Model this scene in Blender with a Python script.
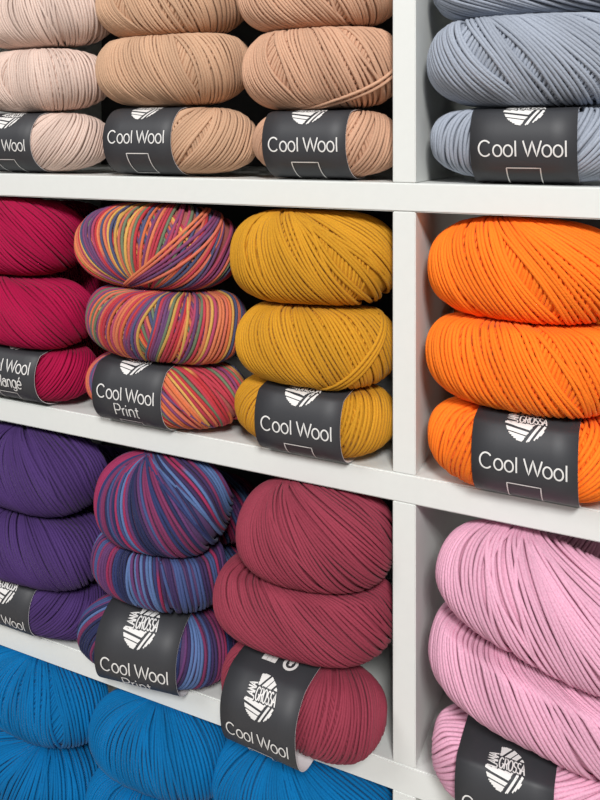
import bpy, bmesh, math, random
import numpy as np
from mathutils import Vector, Matrix

for o in list(bpy.data.objects):
    bpy.data.objects.remove(o)
scene = bpy.context.scene
C = scene.collection

# ------------------------------------------------------------------ camera
F, VX, HY = 758.0, -1366.6, 142.07          # focal length (px), left vanishing point, horizon row (600x800 frame)
PSI = math.atan(F / (300 - VX))
FWD = np.array([-math.sin(PSI), math.cos(PSI), 0.0])
RT = np.array([math.cos(PSI), math.sin(PSI), 0.0])
UP = np.array([0, 0, 1.0])
ZD = F / ((392.5 - VX) / 1.2158)
CAM = -ZD * (FWD + (92.5 / F) * RT)
CAM[2] = 0.2281
cd = bpy.data.cameras.new('camera')
cam = bpy.data.objects.new('camera', cd)
C.objects.link(cam)
cd.sensor_fit = 'HORIZONTAL'
cd.sensor_width = 36.0
cd.lens = F / 600 * 36.0
cd.shift_y = -(400 - HY) / 600
cd.clip_start = 0.01
cam.location = CAM
cam.rotation_euler = (math.pi / 2, 0, PSI)
scene.camera = cam

# ------------------------------------------------------------------ world, lights, exposure
w = bpy.data.worlds.new('shop_light')
scene.world = w
w.use_nodes = True
w.node_tree.nodes['Background'].inputs[0].default_value = (1.0, 0.995, 0.985, 1)
w.node_tree.nodes['Background'].inputs[1].default_value = 0.24

def area(name, loc, target, size, power, col=(1, .992, .975), sy=None):
    l = bpy.data.lights.new(name, 'AREA')
    l.size = size
    if sy:
        l.shape = 'RECTANGLE'
        l.size_y = sy
    l.energy = power
    l.color = col
    o = bpy.data.objects.new(name, l)
    C.objects.link(o)
    o.location = loc
    o.rotation_euler = (Vector(target) - Vector(loc)).to_track_quat('-Z', 'Y').to_euler()
    return o

area('ceiling_lamp', (1.12, -2.45, 2.1), (-.05, 0, 0), .64, 102)
area('ceiling_lamp', (-1.75, -2.5, 2.3), (-.1, 0, .1), 1.1, 38)
vs = scene.view_settings
vs.view_transform = 'Standard'
vs.look = 'None'
vs.gamma = 1
vs.exposure = 0.0
vs.use_curve_mapping = False

# ------------------------------------------------------------------ helpers
def lin(c):
    return tuple(((v / 255) / 12.92 if v / 255 <= .04045 else ((v / 255 + .055) / 1.055) ** 2.4) for v in c)

def at(px, py, Y):
    d = FWD + (px - 300) / F * RT + (HY - py) / F * UP
    return CAM + d * (Y - CAM[1]) / d[1]

def new_mat(name):
    m = bpy.data.materials.new(name)
    m.use_nodes = True
    return m, m.node_tree.nodes, m.node_tree.links, m.node_tree.nodes['Principled BSDF']

def paint_mat(name, rgb, rough=.45, scale=90, bump=.02):
    m, n, l, p = new_mat(name)
    t = n.new('ShaderNodeTexCoord')
    no = n.new('ShaderNodeTexNoise')
    no.inputs['Scale'].default_value = scale
    no.inputs['Detail'].default_value = 4
    l.new(t.outputs['Object'], no.inputs['Vector'])
    r = n.new('ShaderNodeValToRGB')
    a = lin(rgb)
    r.color_ramp.elements[0].color = tuple(v * .97 for v in a) + (1,)
    r.color_ramp.elements[1].color = tuple(min(1, v * 1.02) for v in a) + (1,)
    l.new(no.outputs['Fac'], r.inputs['Fac'])
    l.new(r.outputs['Color'], p.inputs['Base Color'])
    p.inputs['Roughness'].default_value = rough
    b = n.new('ShaderNodeBump')
    b.inputs['Strength'].default_value = bump
    b.inputs['Distance'].default_value = .001
    l.new(no.outputs['Fac'], b.inputs['Height'])
    l.new(b.outputs['Normal'], p.inputs['Normal'])
    return m

def yarn_mat(name):
    """wool: colour from the strand's own dye, ply twist as fine relief along the strand"""
    m, n, l, p = new_mat(name)
    at_ = n.new('ShaderNodeAttribute')
    at_.attribute_name = 'dye'
    no = n.new('ShaderNodeTexNoise')
    no.inputs['Scale'].default_value = 900
    no.inputs['Detail'].default_value = 2
    tc = n.new('ShaderNodeTexCoord')
    l.new(tc.outputs['Object'], no.inputs['Vector'])
    mr = n.new('ShaderNodeMapRange')
    mr.inputs[1].default_value = .3
    mr.inputs[2].default_value = .7
    mr.inputs[3].default_value = .9
    mr.inputs[4].default_value = 1.1
    l.new(no.outputs['Fac'], mr.inputs[0])
    mx = n.new('ShaderNodeVectorMath')
    mx.operation = 'SCALE'
    l.new(at_.outputs['Color'], mx.inputs[0])
    l.new(mr.outputs[0], mx.inputs['Scale'])
    l.new(mx.outputs[0], p.inputs['Base Color'])
    p.inputs['Roughness'].default_value = .8
    p.inputs['Specular IOR Level'].default_value = .15
    p.inputs['Sheen Weight'].default_value = .06
    p.inputs['Sheen Roughness'].default_value = .4
    uv = n.new('ShaderNodeUVMap')
    sx = n.new('ShaderNodeSeparateXYZ')
    l.new(uv.outputs[0], sx.inputs[0])
    m1 = n.new('ShaderNodeMath')
    m1.operation = 'MULTIPLY_ADD'
    m1.inputs[1].default_value = 2 * math.pi * 3
    l.new(sx.outputs['Y'], m1.inputs[0])
    l.new(sx.outputs['X'], m1.inputs[2])
    m2 = n.new('ShaderNodeMath')
    m2.operation = 'SINE'
    l.new(m1.outputs[0], m2.inputs[0])
    b = n.new('ShaderNodeBump')
    b.inputs['Strength'].default_value = .08
    b.inputs['Distance'].default_value = .0005
    l.new(m2.outputs[0], b.inputs['Height'])
    b2 = n.new('ShaderNodeBump')
    b2.inputs['Strength'].default_value = .3
    b2.inputs['Distance'].default_value = .0004
    l.new(no.outputs['Fac'], b2.inputs['Height'])
    l.new(b.outputs['Normal'], b2.inputs['Normal'])
    l.new(b2.outputs['Normal'], p.inputs['Normal'])
    return m

M_WHITE = paint_mat('white_laminate', (226, 228, 225), .42, 140, .03)
M_WALL = paint_mat('shop_wall', (225, 222, 215), .8)
M_FLOOR = paint_mat('shop_floor', (170, 160, 150), .5, 12)
M_BAND = paint_mat('charcoal_paper', (56, 57, 61), .55, 400, .03)
M_INNER = paint_mat('paper_back', (225, 222, 224), .7, 300)
M_PRINT = paint_mat('white_ink', (232, 230, 228), .5, 300)
M_GREYINK = paint_mat('grey_ink', (120, 120, 122), .5, 300)
M_YARN = yarn_mat('wool_yarn')

def link(name, me, mats, parent=None, smooth=True):
    o = bpy.data.objects.new(name, me)
    for m in (mats if isinstance(mats, (list, tuple)) else [mats]):
        me.materials.append(m)
    if smooth:
        me.polygons.foreach_set('use_smooth', [True] * len(me.polygons))
    C.objects.link(o)
    if parent:
        o.parent = parent
    return o

def box(name, lo, hi, mat, parent=None, bev=.0009):
    bm = bmesh.new()
    bmesh.ops.create_cube(bm, size=1)
    for v in bm.verts:
        v.co = Vector([(lo[i] + hi[i]) / 2 + v.co[i] * (hi[i] - lo[i]) for i in range(3)])
    if bev:
        bmesh.ops.bevel(bm, geom=bm.edges[:], offset=bev, segments=2, affect='EDGES')
    me = bpy.data.meshes.new(name)
    bm.to_mesh(me)
    bm.free()
    return link(name, me, mat, parent, smooth=False)

# ------------------------------------------------------------------ the setting and the shelving
SHELF = {1: .2, 2: 0.0, 3: -.2, 4: -.4}        # top faces of the boards
TH, DV, DEPTH, CW = .0198, .0163, .27, .47
f = box('floor', (-3, -3, -1.06), (3, .6, -1.0), M_FLOOR, bev=0)
f['kind'] = 'structure'
f = box('wall_back', (-3, .3, -1.0), (3, .36, 2.2), M_WALL, bev=0)
f['kind'] = 'structure'
unit = bpy.data.objects.new('shelving_unit', None)
C.objects.link(unit)
unit['label'] = 'white laminate cube shelving unit filled with stacked wool balls'
unit['category'] = 'shelving unit'
XL, XR = -CW - DV, DV + CW + DV
zs = [.4, .2, 0, -.2, -.4, -.6, -.8]
for z in zs:
    box('shelf_board', (XL, 0, z - TH), (XR, DEPTH, z), M_WHITE, unit)
for i in range(len(zs) - 1):
    for x in (XL, 0, XR - DV):
        box('divider', (x, .0004, zs[i + 1] + .0001), (x + DV, DEPTH, zs[i] - TH - .0001), M_WHITE, unit, .0006)
for x in (XL, 0, XR - DV):
    box('plinth_post', (x, .0004, -1.0), (x + DV, DEPTH, -.8 - TH - .0001), M_WHITE, unit, .0006)
M_BACK = paint_mat('shade_dark_back', (52, 50, 50), .7)  # dark colour stands in for the shade deep behind the balls
box('back_panel', (XL, DEPTH + .0002, -1.0), (XR, DEPTH + .006, .4), M_BACK, unit, 0)

# ------------------------------------------------------------------ yarn balls
EXP = 2.7

def shape(p, S):
    """unit sphere directions -> ball surface (squashed super-ellipsoid with soft lumps)"""
    e = S['e']
    rho = (np.abs(p[..., 1:2]) ** 2.15 + np.abs(p[..., 2:3]) ** 2.15) ** (1 / 2.15)
    q = p / (np.abs(p[..., 0:1]) ** e + rho ** e) ** (1 / e)
    k = S['ph']
    lump = 1 + .018 * np.sin(3.1 * p[..., 0:1] + k) * np.cos(2.3 * p[..., 2:3] + 2 * k) + .012 * np.sin(5 * p[..., 0:1] + 3 * p[..., 1:2] + k)
    q = q * lump * np.array([S['a'], S['c'], S['b']])
    for sg, lim in ((1, S.get('zhi')), (-1, S.get('zlo'))):       # pressed flat where a neighbour lies on it
        if lim is None:
            continue
        lim = lim * 1.03
        z, zk = sg * q[..., 2], .84 * lim
        q[..., 2] = sg * np.where(z > zk, zk + (lim - zk) * (1 - np.exp(-np.maximum(z - zk, 0) / (lim - zk))), z)
    return q

def dye_fn(S, rng):
    pal = S['pal']
    if len(pal) == 1:
        base = np.array(lin(pal[0]))
        def fn(i, t):
            k = 1 + .07 * math.sin(i * 12.9898 + S['ph'] * 5)
            return np.repeat((base * k)[None], len(t), 0)
        return fn
    cols = [np.array(lin(c)) for c in pal]
    hold = S.get('hold', .12)
    state = [rng.randrange(len(cols))]
    def step():
        if rng.random() > hold:
            j = rng.randrange(len(cols))
            while j == state[0]:
                j = rng.randrange(len(cols))
            state[0] = j
        return cols[state[0]] * rng.uniform(.88, 1.08)
    def fn(i, t):
        c0 = step()
        out = np.repeat(c0[None], len(t), 0)
        if rng.random() < .3:                      # the dye changes somewhere along this turn
            c1, cut = step(), rng.uniform(-.25, .25) % 1
            fr = np.clip((((t - cut) % 1) - .0) / .03, 0, 1) * (((t - cut) % 1) < .5)
            out = out * (1 - fr[:, None]) + c1 * fr[:, None]
        return out
    return fn

def strand_mesh(name, S, fams, seed, nseg=60, sides=6):
    rng = random.Random(seed)
    dye = dye_fn(S, rng)
    P0, COL, UVS = [], [], []
    count = 0
    th = np.linspace(-2, 2, 400)
    si = 0
    for fam in fams:
        tilt, fan = fam.get('tilt', 15), fam.get('fan', 0)
        s0, s1 = fam.get('s', (-1.85, 1.85))
        squash = S['b'] / S['a']
        tm = math.atan(math.tan(math.radians(tilt)) * squash)
        fr = shape(np.stack([np.sin(th) * math.cos(tm), -np.cos(th), np.sin(th) * math.sin(tm)], 1), S)
        arc = np.concatenate([[0], np.cumsum(np.linalg.norm(np.diff(fr, axis=0), axis=1))])
        lift, dl = fam.get('lift', 0), fam.get('curl', S['curl'])
        pitch = S['pitch'] * fam.get('gap', 1)
        a0, a1 = np.interp([s0, s1], th, arc)
        n = max(1, int((a1 - a0) / pitch))
        wins = fam.get('win', [])
        f0, f1 = fam.get('phi', (0, 1))
        closed = (f0, f1) == (0, 1)
        dw = [rng.gauss(0, 1) for _ in range(n + 12)]
        drift = [sum(dw[k + j] * math.exp(-((j - 6) / 2.5) ** 2) for j in range(12)) * 1.3 for k in range(n)]
        for k in range(n):
            aa = a0 + (k + .5 + rng.uniform(-.18, .18)) * (a1 - a0) / n
            t0 = float(np.interp(aa, arc, th))
            s = max(-1, min(1, math.sin(t0))) if abs(t0) < math.pi / 2 else math.copysign(1, t0)
            ti = math.radians(max(-82, min(82, tilt + fan * s + drift[k] + (rng.choice((-9, 9)) if rng.random() < .04 else rng.gauss(0, .9)))))
            ti = math.atan(math.tan(ti) * squash)
            zo = fam.get('z0', 0)
            P = np.array([math.sin(t0) * math.cos(ti), -math.cos(t0), math.sin(t0) * math.sin(ti) + zo])
            P /= np.linalg.norm(P)
            nv = np.array([math.cos(ti), dl * s + fam.get('yaw', 0), math.sin(ti)])
            nv /= np.linalg.norm(nv)
            d = float(nv @ P)
            if abs(d) > .992:
                continue
            e1 = P - d * nv
            e1 /= np.linalg.norm(e1)
            e2 = np.cross(nv, e1)
            ns = nseg if abs(d) < .8 else nseg // 2 + 6
            ns = ns if closed else max(8, int(ns * (f1 - f0)))
            u = np.linspace(f0, f1, ns, endpoint=not closed)
            ph = u * 2 * math.pi
            wob = rng.gauss(0, .004) * np.sin(ph * 2 + rng.uniform(0, 6)) + rng.gauss(0, .003) * np.sin(ph * 5 + rng.uniform(0, 6))
            r = math.sqrt(1 - d * d)
            p = (d + wob)[:, None] * nv + r * (np.cos(ph)[:, None] * e1 + np.sin(ph)[:, None] * e2)
            for (ws, ww, wl, wz) in wins:          # a parted place in the winding
                zz = p[:, 2] - wz
                bump = np.where(p[:, 1] < 0, np.clip(1 - (zz / .75) ** 2, 0, 1) ** 1.5, 0)
                dd = t0 - ws
                p = p + (ww * math.copysign(1, dd) * math.exp(-abs(dd) / wl) * bump)[:, None] * np.array([1, 0, 0])
            p /= np.linalg.norm(p, axis=1)[:, None]
            rad = S['pitch'] * .5 * fam.get('thick', .9) * rng.uniform(.94, 1.06)
            q = shape(p, S)
            nrm = p / np.array([S['a'], S['c'], S['b']])
            nrm /= np.linalg.norm(nrm, axis=1)[:, None]
            q = q + nrm * (lift + rng.uniform(-.2, .2) * rad)
            if not closed:
                sink = np.clip(1 - np.minimum(u - f0, f1 - u) / .05, 0, 1)
                q = q - nrm * (sink * rad * 2.4)[:, None]
            if S.get('band'):
                q = S['band'].squeeze(q, rad)
            if closed:
                T = np.roll(q, -1, 0) - np.roll(q, 1, 0)
            else:
                T = np.gradient(q, axis=0)
            T /= np.linalg.norm(T, axis=1)[:, None] + 1e-9
            Bn = np.cross(T, nrm)
            Bn /= np.linalg.norm(Bn, axis=1)[:, None]
            N2 = np.cross(Bn, T)
            an = np.arange(sides) / sides * 2 * math.pi
            ring = q[:, None] + rad * (np.cos(an)[None, :, None] * N2[:, None] + np.sin(an)[None, :, None] * Bn[:, None])
            L = np.concatenate([[0], np.cumsum(np.linalg.norm(np.diff(q, axis=0), axis=1))])
            P0.append((ring, closed))
            COL.append(np.repeat(dye(si, u), sides, 0))
            UVS.append(L / (rad * .27))
            si += 1
    verts, faces, uvs = [], [], []
    off = 0
    for (ring, closed), L in zip(P0, UVS):
        n = len(ring)
        verts.append(ring.reshape(-1, 3))
        m = n if closed else n - 1
        I, J = np.meshgrid(np.arange(m), np.arange(sides), indexing='ij')
        I2, J2 = (I + 1) % n, (J + 1) % sides
        faces.append((off + np.stack([I * sides + J, I2 * sides + J, I2 * sides + J2, I * sides + J2], -1)).reshape(-1, 4))
        La = L[I]
        Lb = np.where(I + 1 < n, L[np.minimum(I + 1, n - 1)], L[-1] + (L[-1] - L[-2]))
        uvs.append(np.stack([np.stack([La, J / sides], -1), np.stack([Lb, J / sides], -1), np.stack([Lb, (J + 1) / sides], -1), np.stack([La, (J + 1) / sides], -1)], -2).reshape(-1, 2))
        off += n * sides
    V, Fc, U, K = np.concatenate(verts), np.concatenate(faces), np.concatenate(uvs), np.concatenate(COL)
    return quad_mesh(name, V, Fc, U, K)

def quad_mesh(name, V, Fc, U=None, K=None):
    me = bpy.data.meshes.new(name)
    me.vertices.add(len(V))
    me.vertices.foreach_set('co', V.astype(np.float32).ravel())
    me.loops.add(Fc.size)
    me.loops.foreach_set('vertex_index', Fc.astype(np.int32).ravel())
    me.polygons.add(len(Fc))
    me.polygons.foreach_set('loop_start', np.arange(0, Fc.size, 4, dtype=np.int32))
    if U is not None:
        uvl = me.uv_layers.new(name='UVMap')
        uvl.data.foreach_set('uv', U.astype(np.float32).ravel())
    if K is not None:
        ca = me.color_attributes.new('dye', 'FLOAT_COLOR', 'POINT')
        ca.data.foreach_set('color', np.concatenate([K, np.ones((len(K), 1))], 1).astype(np.float32).ravel())
    me.update(calc_edges=True)
    me.validate()
    return me

def core_mesh(name, S):
    nu, nv = 36, 18
    V = []
    for i in range(nu):
        for j in range(nv + 1):
            t, u = -math.pi / 2 + math.pi * j / nv, 2 * math.pi * i / nu
            V.append((math.sin(t), math.cos(t) * math.sin(u), math.cos(t) * math.cos(u)))
    V = np.array(V)
    Q = shape(V, S)
    Q = Q * (1 - S['pitch'] * .7 / np.linalg.norm(Q, axis=1))[:, None]
    Fc = np.array([[i * (nv + 1) + j, i * (nv + 1) + j + 1, ((i + 1) % nu) * (nv + 1) + j + 1, ((i + 1) % nu) * (nv + 1) + j] for i in range(nu) for j in range(nv)])
    if S.get('band'):
        Q = S['band'].squeeze(Q, S['pitch'])
    pal = S['pal']
    base = np.mean([lin(c) for c in pal], 0)
    return quad_mesh(name, Q, Fc, None, np.repeat(base[None], len(V), 0))

# ------------------------------------------------------------------ printed paper bands
def ell(cx, cy, rx, ry, a0=0, a1=360, n=22):
    return [(cx + rx * math.cos(math.radians(a0 + (a1 - a0) * i / n)), cy + ry * math.sin(math.radians(a0 + (a1 - a0) * i / n))) for i in range(n + 1)]

# thin upright lettering: cap height 1, polylines per glyph and advance width
GL = {
    'C': ([ell(.47, .5, .43, .5, 42, 318)], .98), 'o': ([ell(.34, .36, .29, .36)], .72), 'l': ([[(.12, 0), (.12, 1)]], .27),
    'W': ([[(.02, 1), (.33, 0), (.62, .97), (.91, 0), (1.22, 1)]], 1.24), 'P': ([[(.1, 0), (.1, 1), (.42, 1)] + ell(.42, .74, .26, .26, 90, -90, 12) + [(.1, .48)]], .76),
    'r': ([[(.1, 0), (.1, .7)], [(.1, .42)] + ell(.36, .42, .26, .28, 170, 95, 8)], .4), 'i': ([[(.1, 0), (.1, .7)], [(.1, .88), (.1, 1)]], .25),
    'n': ([[(.1, 0), (.1, .7)], ell(.33, .42, .23, .29, 180, 0, 12) + [(.56, 0)]], .7), 't': ([[(.16, .92), (.16, .14)] + ell(.28, .14, .12, .13, 180, 280, 6), [(.02, .7), (.34, .7)]], .4),
    'M': ([[(.1, 0), (.1, 1), (.5, .05), (.9, 1), (.9, 0)]], 1.02), 'e': ([[(.06, .37), (.62, .37)] + ell(.34, .36, .29, .36, 5, 315, 18)], .68),
    'é': ([[(.06, .37), (.62, .37)] + ell(.34, .36, .29, .36, 5, 315, 18), [(.3, .84), (.46, 1.03)]], .68), 'a': ([ell(.32, .26, .25, .26), ell(.34, .45, .24, .27, 150, 0, 8) + [(.58, 0)]], .68),
    'g': ([ell(.33, .36, .27, .36), [(.6, .7), (.6, -.05)] + ell(.34, -.05, .26, .22, 0, -150, 10)], .72), ' ': ([], .34),
    'L': ([[(.1, 1), (.1, 0), (.6, 0)]], .66), 'A': ([[(0, 0), (.35, 1), (.7, 0)], [(.14, .35), (.56, .35)]], .76), 'N': ([[(.1, 0), (.1, 1), (.65, 0), (.65, 1)]], .8),
    'G': ([ell(.42, .5, .36, .5, 45, 330) + [(.78, .45), (.5, .45)]], .88), 'R': ([[(.1, 0), (.1, 1), (.4, 1)] + ell(.4, .75, .25, .25, 90, -90, 8) + [(.1, .5)], [(.4, .5), (.66, 0)]], .74),
    'O': ([ell(.42, .5, .36, .5)], .86), 'S': ([ell(.34, .75, .25, .25, 30, 270, 12) + ell(.34, .25, .27, .25, 90, -150, 12)], .68)}

def text_lines(txt, cx, base, h, fit=None, squeeze=1):
    x, out = 0, []
    for ch in txt:
        g, adv = GL[ch]
        for pl in g:
            out.append([(x + px, py) for px, py in pl])
        x += adv
    k = h * squeeze if fit is None else fit / x
    return [[(cx + (px - x / 2) * k, base + py * h) for px, py in pl] for pl in out]

class Band:
    def __init__(self, bb, cc, xb, W, elev, droop=0.0, push=0.0, top=None):
        self.xb, self.W = xb, W
        ang = np.linspace(0, 2 * math.pi, 145)
        e = 2.15
        cs, sn = np.cos(ang), np.sin(ang)
        k2 = (np.abs(cs) ** e + np.abs(sn) ** e) ** (-1 / e)
        self.y = -cc * cs * k2 - push * np.clip(cs, 0, 1) ** 2
        self.z = bb * sn * k2 - droop * np.clip(-sn, 0, 1) * np.clip(cs, 0, 1) ** 1.6 * 2.4
        if top:
            zk = .86 * top
            self.z = np.where(self.z > zk, zk + (self.z - zk) * (top - .0006 - zk) / (bb - zk), self.z)
        self.s = np.concatenate([[0], np.cumsum(np.hypot(np.diff(self.y), np.diff(self.z)))])
        self.L = self.s[-1]
        self.v0 = float(np.interp(elev % (2 * math.pi), ang, self.s))
        self.pol = np.unwrap(np.arctan2(self.z, -self.y))
        self.rho = np.hypot(self.y, self.z)

    def squeeze(self, q, rad):
        """yarn is held in where the band goes round it"""
        dx = np.abs(q[:, 0] - self.xb) - self.W / 2
        wgt = np.clip(1 - dx / .007, 0, 1) ** 2
        an = np.arctan2(q[:, 2], -q[:, 1]) % (2 * math.pi)
        lim = np.interp(an, self.pol, self.rho, period=2 * math.pi) - rad - .0006
        r = np.hypot(q[:, 1], q[:, 2]) + 1e-9
        k = 1 + wgt * (np.minimum(1, lim / r) - 1)
        q = q.copy()
        q[:, 1] *= k
        q[:, 2] *= k
        return q

    def pt(self, u, v, lift=0.0):
        """u across the band, v up round the band from the lettering's middle line (metres)"""
        s = (self.v0 + v) % self.L
        y, z = np.interp(s, self.s, self.y), np.interp(s, self.s, self.z)
        y2, z2 = np.interp((s + .0006) % self.L, self.s, self.y), np.interp((s + .0006) % self.L, self.s, self.z)
        t = np.array([y2 - y, z2 - z])
        t /= np.linalg.norm(t) + 1e-12
        return (self.xb + u, y + lift * -t[1] * 1.0, z + lift * t[0])

    def build(self, parent):
        n, nu = 120, 5
        V, Fc, mi = [], [], []
        for layer, lf in ((0, .00045), (1, 0.0)):
            for i in range(n):
                for j in range(nu):
                    V.append(self.pt(-self.W / 2 + self.W * j / (nu - 1), self.L * i / n, lf))
        o2 = n * nu
        idx = lambda l, i, j: l * o2 + (i % n) * nu + j
        for i in range(n):
            for j in range(nu - 1):
                Fc.append((idx(0, i, j), idx(0, i, j + 1), idx(0, i + 1, j + 1), idx(0, i + 1, j)))
                mi.append(0)
                Fc.append((idx(1, i, j), idx(1, i + 1, j), idx(1, i + 1, j + 1), idx(1, i, j + 1)))
                mi.append(1)
            Fc.append((idx(0, i, 0), idx(0, i + 1, 0), idx(1, i + 1, 0), idx(1, i, 0)))
            Fc.append((idx(0, i, nu - 1), idx(1, i, nu - 1), idx(1, i + 1, nu - 1), idx(0, i + 1, nu - 1)))
            mi += [1, 1]
        me = quad_mesh('paper_band', np.array(V), np.array(Fc))
        me.polygons.foreach_set('material_index', mi)
        o = link('paper_band', me, [M_BAND, M_INNER], parent)
        return o

    def ribbons(self, name, lines, width, parent, mat=None):
        V, Fc = [], []
        W = self.W
        for pl in lines:
            q = [pl[0]]
            for a, b in zip(pl[:-1], pl[1:]):
                d = math.hypot(b[0] - a[0], b[1] - a[1])
                m = max(1, int(d / .05))
                q += [(a[0] + (b[0] - a[0]) * i / m, a[1] + (b[1] - a[1]) * i / m) for i in range(1, m + 1)]
            q = np.array(q)
            T = np.gradient(q, axis=0)
            T /= np.linalg.norm(T, axis=1)[:, None] + 1e-12
            Nn = np.stack([-T[:, 1], T[:, 0]], 1) * width / 2
            b0 = len(V)
            for p, nn in zip(q, Nn):
                V.append(self.pt(*((p + nn) * W), lift=.0010))
                V.append(self.pt(*((p - nn) * W), lift=.0010))
            for i in range(len(q) - 1):
                Fc.append((b0 + 2 * i, b0 + 2 * i + 1, b0 + 2 * i + 3, b0 + 2 * i + 2))
        return link(name, quad_mesh(name, np.array(V), np.array(Fc)), mat or M_PRINT, parent, smooth=False)

def capsule(x0, y0, x1, y1):
    return [(x0, y0), (x1, y1)]

def emblem_lines(cy, sc):
    """ball-of-yarn emblem with the two words worked into it; returns (fine lines, fat bars)"""
    fine, fat = [], []
    T = lambda pts: [(p[0] * sc, cy + p[1] * sc) for p in pts]
    for pl in text_lines('GROSSA', .34, -.2, .6, fit=1.3):
        fine.append(T(pl))
    for pl in text_lines('LANA', 0, 0, .5, fit=.84):                       # set upright along the left side
        fine.append(T([(-.38 - p[1], .16 + p[0]) for p in pl]))
    def stripes(dx, dy, off0, off1, slits, inside, step=.055):
        """fill a region with fine parallel lines, leaving the slits free"""
        nx, ny = -dy, dx
        o = off0
        while o <= off1:
            if all(abs(o - c) > .05 for c in slits):
                run = []
                for i in range(81):
                    t = -1.4 + 2.8 * i / 80
                    q = (nx * o + dx * t, ny * o + dy * t)
                    if (q[0] / 1.0) ** 2 + (q[1] / 1.12) ** 2 < 1 and inside(*q):
                        run.append(q)
                if len(run) > 2:
                    fat.append(T([run[0], run[len(run) // 2], run[-1]]))
            o += step
    slit = lambda x, y: (x - .3) - (y + .68) * .62                        # > 0 right of the diagonal slit
    stripes(.985, -.17, -1.2, -.1, (-.56, -.82), lambda x, y: y < -.27 and slit(x, y) < -.09)
    stripes(.53, .848, -1.3, .2, (-.84,), lambda x, y: y < -.27 and slit(x, y) > .09)
    stripes(.58, .815, -1.2, 1.2, (.42, .12, -.18), lambda x, y: y > .48 and x > -.34)
    return fine, fat

def make_band(ball, S, b):
    W = b['W']
    B = S['band']
    o = B.build(ball)
    th = .0155
    lines = text_lines('Cool Wool', 0, -.075, .15, fit=.84)
    extra = b.get('word')
    if extra:
        lines += text_lines(extra, 0, -.275, .15, squeeze=.98 if len(extra) < 7 else .8)
    B.ribbons('lettering', lines, th, o)
    fine, fat = emblem_lines(.45, .205)
    B.ribbons('emblem', fat, .0125, o)
    B.ribbons('emblem_lettering', fine, .014, o)
    ft = -.2 if not extra else -.36
    B.ribbons('code_frame', [[(-.16, ft), (.16, ft), (.16, ft - .34), (-.16, ft - .34), (-.16, ft)]], .012, o)
    # care symbols: a white tag and a ring above the emblem
    B.ribbons('care_symbol', [[(-.16, .98), (-.16, .84)], [(-.1, .98), (-.1, .84)], [(-.04, .98), (-.04, .84)]], .066, o)
    B.ribbons('care_ring', [ell(.17, .91, .075, .085), [(.14, .94), (.2, .94)], [(.17, .94), (.17, .88)]], .036, o)
    return o

# ------------------------------------------------------------------ the stock: one record per ball
PAL = {
    'shell': [(216, 192, 180)], 'tan': [(200, 162, 133)], 'camel': [(203, 161, 134)], 'grey': [(158, 165, 178)],
    'crimson': [(164, 14, 66)], 'mustard': [(200, 143, 38)], 'orange': [(252, 126, 34)], 'purple': [(72, 49, 103)],
    'plum': [(145, 58, 75)], 'pink': [(224, 168, 192)], 'blue': [(0, 104, 163)],
    'rainbow': [(188, 58, 65), (206, 109, 70), (205, 159, 86), (130, 68, 107), (82, 85, 117), (108, 120, 95), (170, 71, 99), (205, 110, 88), (107, 71, 110), (182, 63, 77), (211, 121, 85)],
    'berry': [(68, 82, 128), (44, 48, 84), (149, 48, 87), (96, 58, 103), (89, 113, 160), (121, 52, 90), (49, 56, 99), (61, 47, 86)]}

def yarn_ball(pal, box4, fy, fams, label, group, band=None, yc=None, roll=0, yaw=0, a=None, b=None, shelf=None, pitch=.0029, seed=1, keep='R', loose=None, e=EXP, cr=1.13, zc=None):
    x0, x1, y0, y1 = box4
    bb, cc = b or .032, (b or .032) * cr
    for _ in range(5):
        Y = cc + fy if yc is None else yc
        mx, my = (x0 + x1) / 2, (y0 + y1) / 2
        p = at(mx, my, Y)
        hx = (at(x1, my, Y)[0] - at(x0, my, Y)[0]) / 2
        hz = (at(mx, y0, Y)[2] - at(mx, y1, Y)[2]) / 2
        v = p - CAM
        aa = math.sqrt(hx ** 2 - (cc * v[0] / v[1]) ** 2)
        if b is None:
            bb = math.sqrt(max(4e-4, hz ** 2 - (cc * v[2] / v[1]) ** 2))
        cc = cr * bb
    X = p[0]
    lo, hi = (-CW + .002, -.0028) if X < 0 else (DV + .0028, DV + CW)
    if a:
        X = X + (aa - a if keep == 'R' else a - aa)
        aa = a
    if X + aa > hi:
        left = X - aa
        aa = (hi - left) / 2
        X = left + aa
    if X - aa < lo:
        X = lo + aa
    Z = p[2] if zc is None else zc
    if shelf is not None:
        Z = SHELF[shelf] + bb + .0008
    qd = e / (e - 1)
    hh = ((bb * math.cos(math.radians(roll))) ** qd + (aa * abs(math.sin(math.radians(roll)))) ** qd) ** (1 / qd) * 1.01
    for under in [v - TH for v in (.4, .2, 0, -.2)]:
        if Z < under < Z + hh + .0015:
            Z = under - hh - .0015
    STOCK.append(dict(pal=pal, X=X, Y=Y, Z=Z, aa=aa, bb=bb, cc=cc, fams=fams, label=label, group=group, band=band, roll=roll, yaw=yaw, pitch=pitch, seed=seed, loose=loose, e=e, zhi=None, zlo=None))

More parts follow.
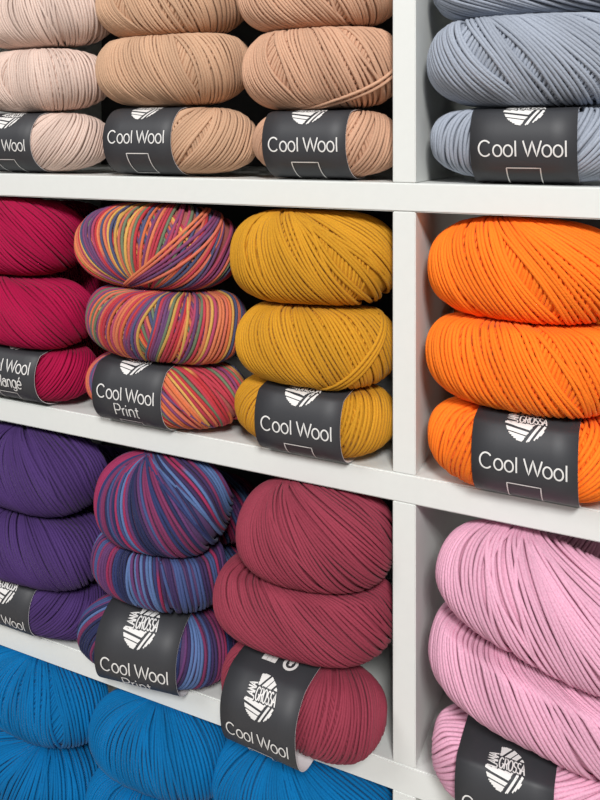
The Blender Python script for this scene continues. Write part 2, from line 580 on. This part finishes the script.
def build(r):
    aa, bb, cc, pitch, band, seed = r['aa'], r['bb'], r['cc'], r['pitch'], r['band'], r['seed']
    S = dict(curl=.8 if r['X'] < -.12 else .6 if r['X'] < 0 else .4, a=aa - pitch * .5, b=bb - pitch * .5, c=cc - pitch * .5, e=r['e'], ph=seed * 1.7, pal=PAL[r['pal']], pitch=pitch, hold=.4 if r['pal'] == 'berry' else .1,
             zhi=r['zhi'] and r['zhi'] - pitch * .5, zlo=r['zlo'] and r['zlo'] - pitch * .5)
    if band:
        S['band'] = Band(bb - .0004, cc - .0004, band.get('xb', 0), band['W'], math.radians(band.get('elev', 0)), band.get('droop', 0), band.get('push', 0), r['zhi'])
    o = bpy.data.objects.new('yarn_ball', None)
    C.objects.link(o)
    o.location = (r['X'], r['Y'], r['Z'])
    o.rotation_euler = (0, math.radians(r['roll']), math.radians(r['yaw']))
    o['label'], o['category'], o['group'] = r['label'], 'yarn ball', r['group']
    link('yarn_core', core_mesh('yarn_core', S), M_YARN, o)
    s = link('yarn_strands', strand_mesh('yarn_strands', S, r['fams'], seed), M_YARN, o)
    s['kind'] = 'stuff'
    if r['loose']:
        s = link('loose_strands', strand_mesh('loose_strands', S, r['loose'], seed + 77), M_YARN, o)
        s['kind'] = 'stuff'
    if band:
        make_band(o, S, band)
    r['obj'] = o
    LOG.append((r['pal'], 'x %.3f y %.3f z %.3f a %.3f b %.3f bot %.3f top %.3f zlo %s zhi %s' % (r['X'], r['Y'], r['Z'], aa, bb, r['Z'] - bb, r['Z'] + bb, r['zlo'], r['zhi'])))

def settle():
    """balls lying on one another press flat where they meet"""
    for i, lo in enumerate(STOCK):
        for hi in STOCK:
            if hi is lo or hi['Z'] <= lo['Z'] or abs(hi['X'] - lo['X']) > .06 or abs(hi['Y'] - lo['Y']) > .045 or hi['Z'] - lo['Z'] > .09:
                continue
            an = math.radians((hi['roll'] + lo['roll']) / 2)
            d = (hi['X'] - lo['X']) * math.sin(an) + (hi['Z'] - lo['Z']) * math.cos(an)
            ov = hi['bb'] + lo['bb'] - d - .0008
            if hi['pal'] == 'pink':
                ov += .0055
            if ov > 0:
                lo['zhi'] = lo['bb'] - ov * .7
                hi['zlo'] = hi['bb'] - ov * .3

STOCK = []
LOG = []
U = lambda t, s=(-.8, .8): dict(tilt=t, s=s, lift=-.0016)       # the winding underneath, seen where the outer one parts
FN = lambda t, fan=0, win=None, **k: dict(tilt=t, fan=fan, win=win or [], **k)
G = dict(shell='pale pink wool balls', tan='light tan wool balls', camel='tan wool balls beside the divider', grey='grey blue wool balls', crimson='crimson wool balls',
         rainbow='rainbow striped wool balls', mustard='mustard wool balls', orange='orange wool balls', purple='purple wool balls', berry='blue and berry striped wool balls',
         plum='plum wool balls', pink='pastel pink wool balls', blue='bright blue wool balls')

def balls():
    yb = yarn_ball
    # ---- upper row
    yb('shell', (-45, 107, 112, 174), 0, [FN(-47, 8)], 'pale pink wool ball with dark paper band, bottom of its stack', G['shell'], dict(W=.066, xb=-.016, elev=-7), yc=.028, a=.074, shelf=1, b=.028, seed=11)
    yb('shell', (-40, 105, 50, 113), 0, [FN(10, 8, [(-.1, .06, .25, .1)]), U(-15)], 'pale pink wool ball in the middle of its stack', G['shell'], yc=.03, a=.074, b=0.0305, seed=12)
    yb('shell', (-45, 110, -15, 52), 0, [FN(18, 6)], 'pale pink wool ball at the top of its stack', G['shell'], yc=.032, a=.074, b=0.0305, seed=13)
    yb('tan', (103, 255, 104, 177), 0, [FN(-44, 6, [(.5, .06, .25, 0)]), U(20)], 'light tan wool ball with dark paper band, bottom of its stack beside pale pink', G['tan'], dict(W=.066, xb=-.019, elev=5), yc=.026, shelf=1, b=.029, seed=21)
    yb('tan', (98, 248, 29, 108), 0, [FN(23, 8, [(.5, .08, .25, 0)]), U(-20)], 'light tan wool ball in the middle of stack beside pale pink', G['tan'], yc=.029, b=0.0340, seed=22)
    yb('tan', (100, 243, -35, 45), 0, [FN(31, 8, [(-.4, .08, .25, 0)]), U(-20)], 'light tan wool ball at the top of stack beside pale pink', G['tan'], yc=.032, b=0.0325, seed=23)
    yb('camel', (253, 399, 107, 181), 0, [FN(-36, 6, [(.7, .07, .2, 0)]), U(20)], 'tan wool ball with dark paper band, bottom of stack against the divider', G['camel'], dict(W=.066, xb=-.005, elev=-4), yc=.026, shelf=1, b=.0275, seed=31)
    yb('camel', (242, 401, 24, 112), 0, [FN(26, 8, [(-.3, .09, .25, .1), (.75, .06, .2, .2)]), U(-25)], 'tan wool ball in the middle of stack against the divider', G['camel'], yc=.029, b=0.0345, seed=32,
       loose=[dict(tilt=-64, s=(.86, 1.04), lift=.0012, phi=(-.4, .4))])
    yb('camel', (238, 400, -40, 32), 0, [FN(34, 8, [(.2, .06, .25, 0)]), U(-20)], 'tan wool ball at the top of stack against the divider', G['camel'], yc=.031, b=0.0300, seed=33)
    yb('grey', (427, 640, 105, 186), 0, [FN(-29, -22)], 'grey blue wool ball with dark paper band on the white shelf', G['grey'], dict(W=.066, xb=-.003, elev=-9), yc=.024, shelf=1, b=.0275, pitch=.0031, seed=41)
    yb('grey', (420, 640, 10, 110), 0, [FN(42, 12, [(-.45, .07, .25, 0), (-.15, .05, .2, 0)]), U(-25)], 'grey blue wool ball in the middle of its stack', G['grey'], yc=.029, pitch=.0031, b=0.0355, yaw=9, seed=42)
    yb('grey', (427, 640, -60, 22), 0, [FN(70, 0)], 'grey blue wool ball at the top of its stack', G['grey'], yc=.031, pitch=.0031, b=0.0295, seed=43)
    # ---- second row
    yb('crimson', (-50, 94, 338, 402), 0, [FN(-49, 6)], 'crimson wool ball with dark paper band, bottom of its stack', G['crimson'], dict(W=.066, xb=.006, elev=17, word='Mélangé'), yc=.014, a=.074, shelf=2, b=.028, seed=51)
    yb('crimson', (-60, 93, 273, 343), 0, [FN(44, 14)], 'crimson wool ball in the middle of its stack', G['crimson'], yc=.012, a=.074, b=0.0330, seed=52)
    yb('crimson', (-50, 84, 197, 275), 0, [FN(42, 18)], 'crimson wool ball at the top of its stack', G['crimson'], yc=.024, a=.070, b=0.0360, seed=53)
    yb('crimson', (20, 110, 200, 262), 0, [FN(26, 10)], 'crimson wool ball lying behind the front crimson stack', G['crimson'], yc=.105, a=.060, seed=54)
    yb('rainbow', (87, 250, 350, 430), 0, [FN(44, 8)], 'rainbow striped wool ball with dark paper band', G['rainbow'], dict(W=.066, xb=-.015, elev=2, word='Print', droop=.002), yc=.012, a=.073, shelf=2, b=.029, seed=61, keep='L')
    yb('rainbow', (85, 245, 278, 362), 0, [FN(-18, -6, [(.1, .07, .2, 0)]), U(25)], 'rainbow striped wool ball in the middle of its stack', G['rainbow'], yc=.012, a=.073, b=0.0330, seed=62)
    yb('rainbow', (75, 237, 200, 290), 0, [FN(4, -72), U(30)], 'rainbow striped wool ball with loose twisted strands, top of its stack', G['rainbow'], yc=.022, a=.074, b=0.0365, seed=63,
       loose=[dict(tilt=-50, fan=-14, s=(.3, .62), lift=.0014, gap=1.1, phi=(-.42, .42)), dict(tilt=60, s=(-.95, -.72), lift=.0012, phi=(-.4, .4))])
    yb('mustard', (237, 398, 365, 458), 0, [FN(-26, 8), U(20)], 'mustard wool ball with dark paper band, bottom of its stack', G['mustard'], dict(W=.066, xb=.000, elev=-4, droop=.002), yc=.012, shelf=2, b=.029, yaw=0, seed=71)
    yb('mustard', (238, 400, 298, 387), 0, [FN(26, 6), U(-20)], 'mustard wool ball in the middle of its stack', G['mustard'], yc=.012, yaw=7, b=0.0325, seed=72,
       loose=[dict(tilt=-46, s=(.66, .86), lift=.0012, phi=(-.4, .4))])
    yb('mustard', (231, 400, 208, 305), 0, [FN(29, 26, [(.45, .1, .22, -.1)]), U(-10)], 'mustard wool ball at the top of its stack', G['mustard'], yc=.020, yaw=7, b=0.0365, seed=73)
    yb('orange', (425, 630, 392, 508), 0, [FN(-31, -14), U(10)], 'orange wool ball with dark paper band, bottom of its stack', G['orange'], dict(W=.063, xb=.002, elev=-1), yc=.008, shelf=2, b=.030, pitch=.0031, seed=81)
    yb('orange', (425, 630, 308, 410), 0, [FN(23, 8, [(.35, .06, .2, 0)]), U(-20)], 'orange wool ball in the middle of its stack', G['orange'], yc=.012, pitch=.0031, b=0.0340, seed=82)
    yb('orange', (425, 625, 215, 320), 0, [FN(34, 24, [(.1, .08, .2, 0)]), U(-15)], 'orange wool ball at the top of its stack', G['orange'], yc=.022, pitch=.0031, b=0.0360, seed=83)
    # ---- third row
    yb('purple', (-60, 105, 570, 632), 0, [FN(-52, 6)], 'purple wool ball with dark paper band, bottom of its stack', G['purple'], dict(W=.062, xb=-.010, elev=-18), yc=.012, a=.076, shelf=3, b=.028, seed=91)
    yb('purple', (-60, 105, 495, 578), 0, [FN(31, 8)], 'purple wool ball in the middle of its stack', G['purple'], yc=.006, a=.076, b=0.0325, seed=92)
    yb('purple', (-60, 103, 420, 508), 0, [FN(34, 10)], 'purple wool ball at the top of its stack', G['purple'], yc=.012, a=.076, b=0.0345, seed=93)
    yb('berry', (84, 228, 580, 690), 0, [FN(-26, 8)], 'blue and berry striped wool ball with dark paper band', G['berry'], dict(W=.070, xb=-.001, elev=-9, word='Print', droop=.003), yc=.004, yaw=7, shelf=3, b=.029, seed=101)
    yb('berry', (94, 225, 515, 608), 0, [FN(13, 6)], 'blue and berry striped wool ball in the middle of its stack', G['berry'], yc=.006, b=0.0315, seed=102)
    yb('berry', (98, 230, 447, 555), 0, [FN(26, 22)], 'blue and berry striped wool ball at the top of its stack', G['berry'], yc=.006, b=.037, seed=103)
    yb('plum', (220, 398, 630, 755), 0, [FN(-23, 6), U(20)], 'plum wool ball with dark paper band jutting over the shelf edge', G['plum'], dict(W=.060, xb=-.014, elev=-13, droop=.008, push=.006), yc=-.006, shelf=3, b=.030, yaw=-4, pitch=.0026, seed=111)
    yb('plum', (218, 400, 540, 664), 0, [FN(47, 10)], 'plum wool ball in the middle of its stack', G['plum'], yc=.006, yaw=7, b=0.0355, pitch=.0026, seed=112)
    yb('plum', (239, 400, 470, 588), 0, [FN(36, 22)], 'plum wool ball at the top of its stack', G['plum'], yc=.006, yaw=7, b=0.0360, pitch=.0026, seed=113)
    yb('pink', (425, 640, 675, 830), 0, [FN(-70, -20)], 'pastel pink wool ball with dark paper band, bottom of its stack', G['pink'], dict(W=.058, xb=-.013, elev=-11), yc=-.006, shelf=3, b=.029, pitch=.0031, seed=121)
    yb('pink', (425, 640, 593, 762), 0, [FN(42, 14)], 'pastel pink wool ball in the middle of its stack', G['pink'], yc=.002, a=.073, b=.036, roll=12, pitch=.0031, seed=122, keep='L')
    yb('pink', (434, 640, 518, 682), 0, [FN(44, 26)], 'pastel pink wool ball at the top of its stack', G['pink'], yc=.004, a=.072, b=.036, roll=14, pitch=.0031, seed=123, keep='L')
    yb('pink', (545, 720, 528, 620), 0, [FN(-13, 8)], 'pastel pink wool ball lying behind the front pink stack', G['pink'], yc=.09, a=.065, pitch=.0031, seed=124)
    # ---- second rank, mostly hidden balls added behind the front stacks to darken gaps
    for pal, px, rows in (('grey', (440, 620), ((1, 31), (1, 93))), ('orange', (440, 610), ((2, 31), (2, 93))), ('pink', (455, 630), ((3, 31),)), ('crimson', (35, 140), ((2, 31), (2, 93))), ('purple', (35, 150), ((3, 31), (3, 93))), ('berry', (150, 262), ((3, 31), (3, 93)))):
        for k, (sh, hgt) in enumerate(rows):
            yb(pal, (px[0], px[1], 300, 360), 0, [FN(15 + 9 * k, 8)], '%s %s wool ball added behind the front stack to darken the gaps' % (('lower', 'upper')[k], {'pink': 'pastel pink', 'grey': 'grey blue', 'berry': 'blue and berry striped'}.get(pal, pal)), G[pal], yc=.1, a=.066, b=.030, zc=SHELF[sh] + hgt / 1000 + .001 * (k == 2), pitch=.0031, seed=141 + 7 * k + len(pal))
    # ---- bottom row
    yb('blue', (-50, 106, 640, 725), 0, [FN(5, 8, [(.7, .1, .25, 0)]), U(-40)], 'bright blue wool ball atop the stack below the purple balls', G['blue'], yc=.006, a=.074, b=.031, seed=131)
    yb('blue', (-50, 104, 716, 810), 0, [FN(-26, 30)], 'bright blue wool ball second in the stack below the purple balls', G['blue'], yc=.0, a=.074, b=.031, seed=132)
    yb('blue', (91, 230, 668, 775), 0, [FN(10, 8)], 'bright blue wool ball atop the stack below the berry striped balls', G['blue'], yc=.004, b=.031, seed=133)
    yb('blue', (90, 226, 756, 860), 0, [FN(16, 8)], 'bright blue wool ball second in the stack below the berry striped balls', G['blue'], yc=.0, b=.031, seed=134)
    yb('blue', (215, 400, 720, 845), 0, [FN(26, 40)], 'bright blue wool ball below the jutting plum ball', G['blue'], yc=.012, b=.033, yaw=7, seed=135)

balls()
settle()
for rec in STOCK:
    build(rec)
for r in LOG:
    print(*r)
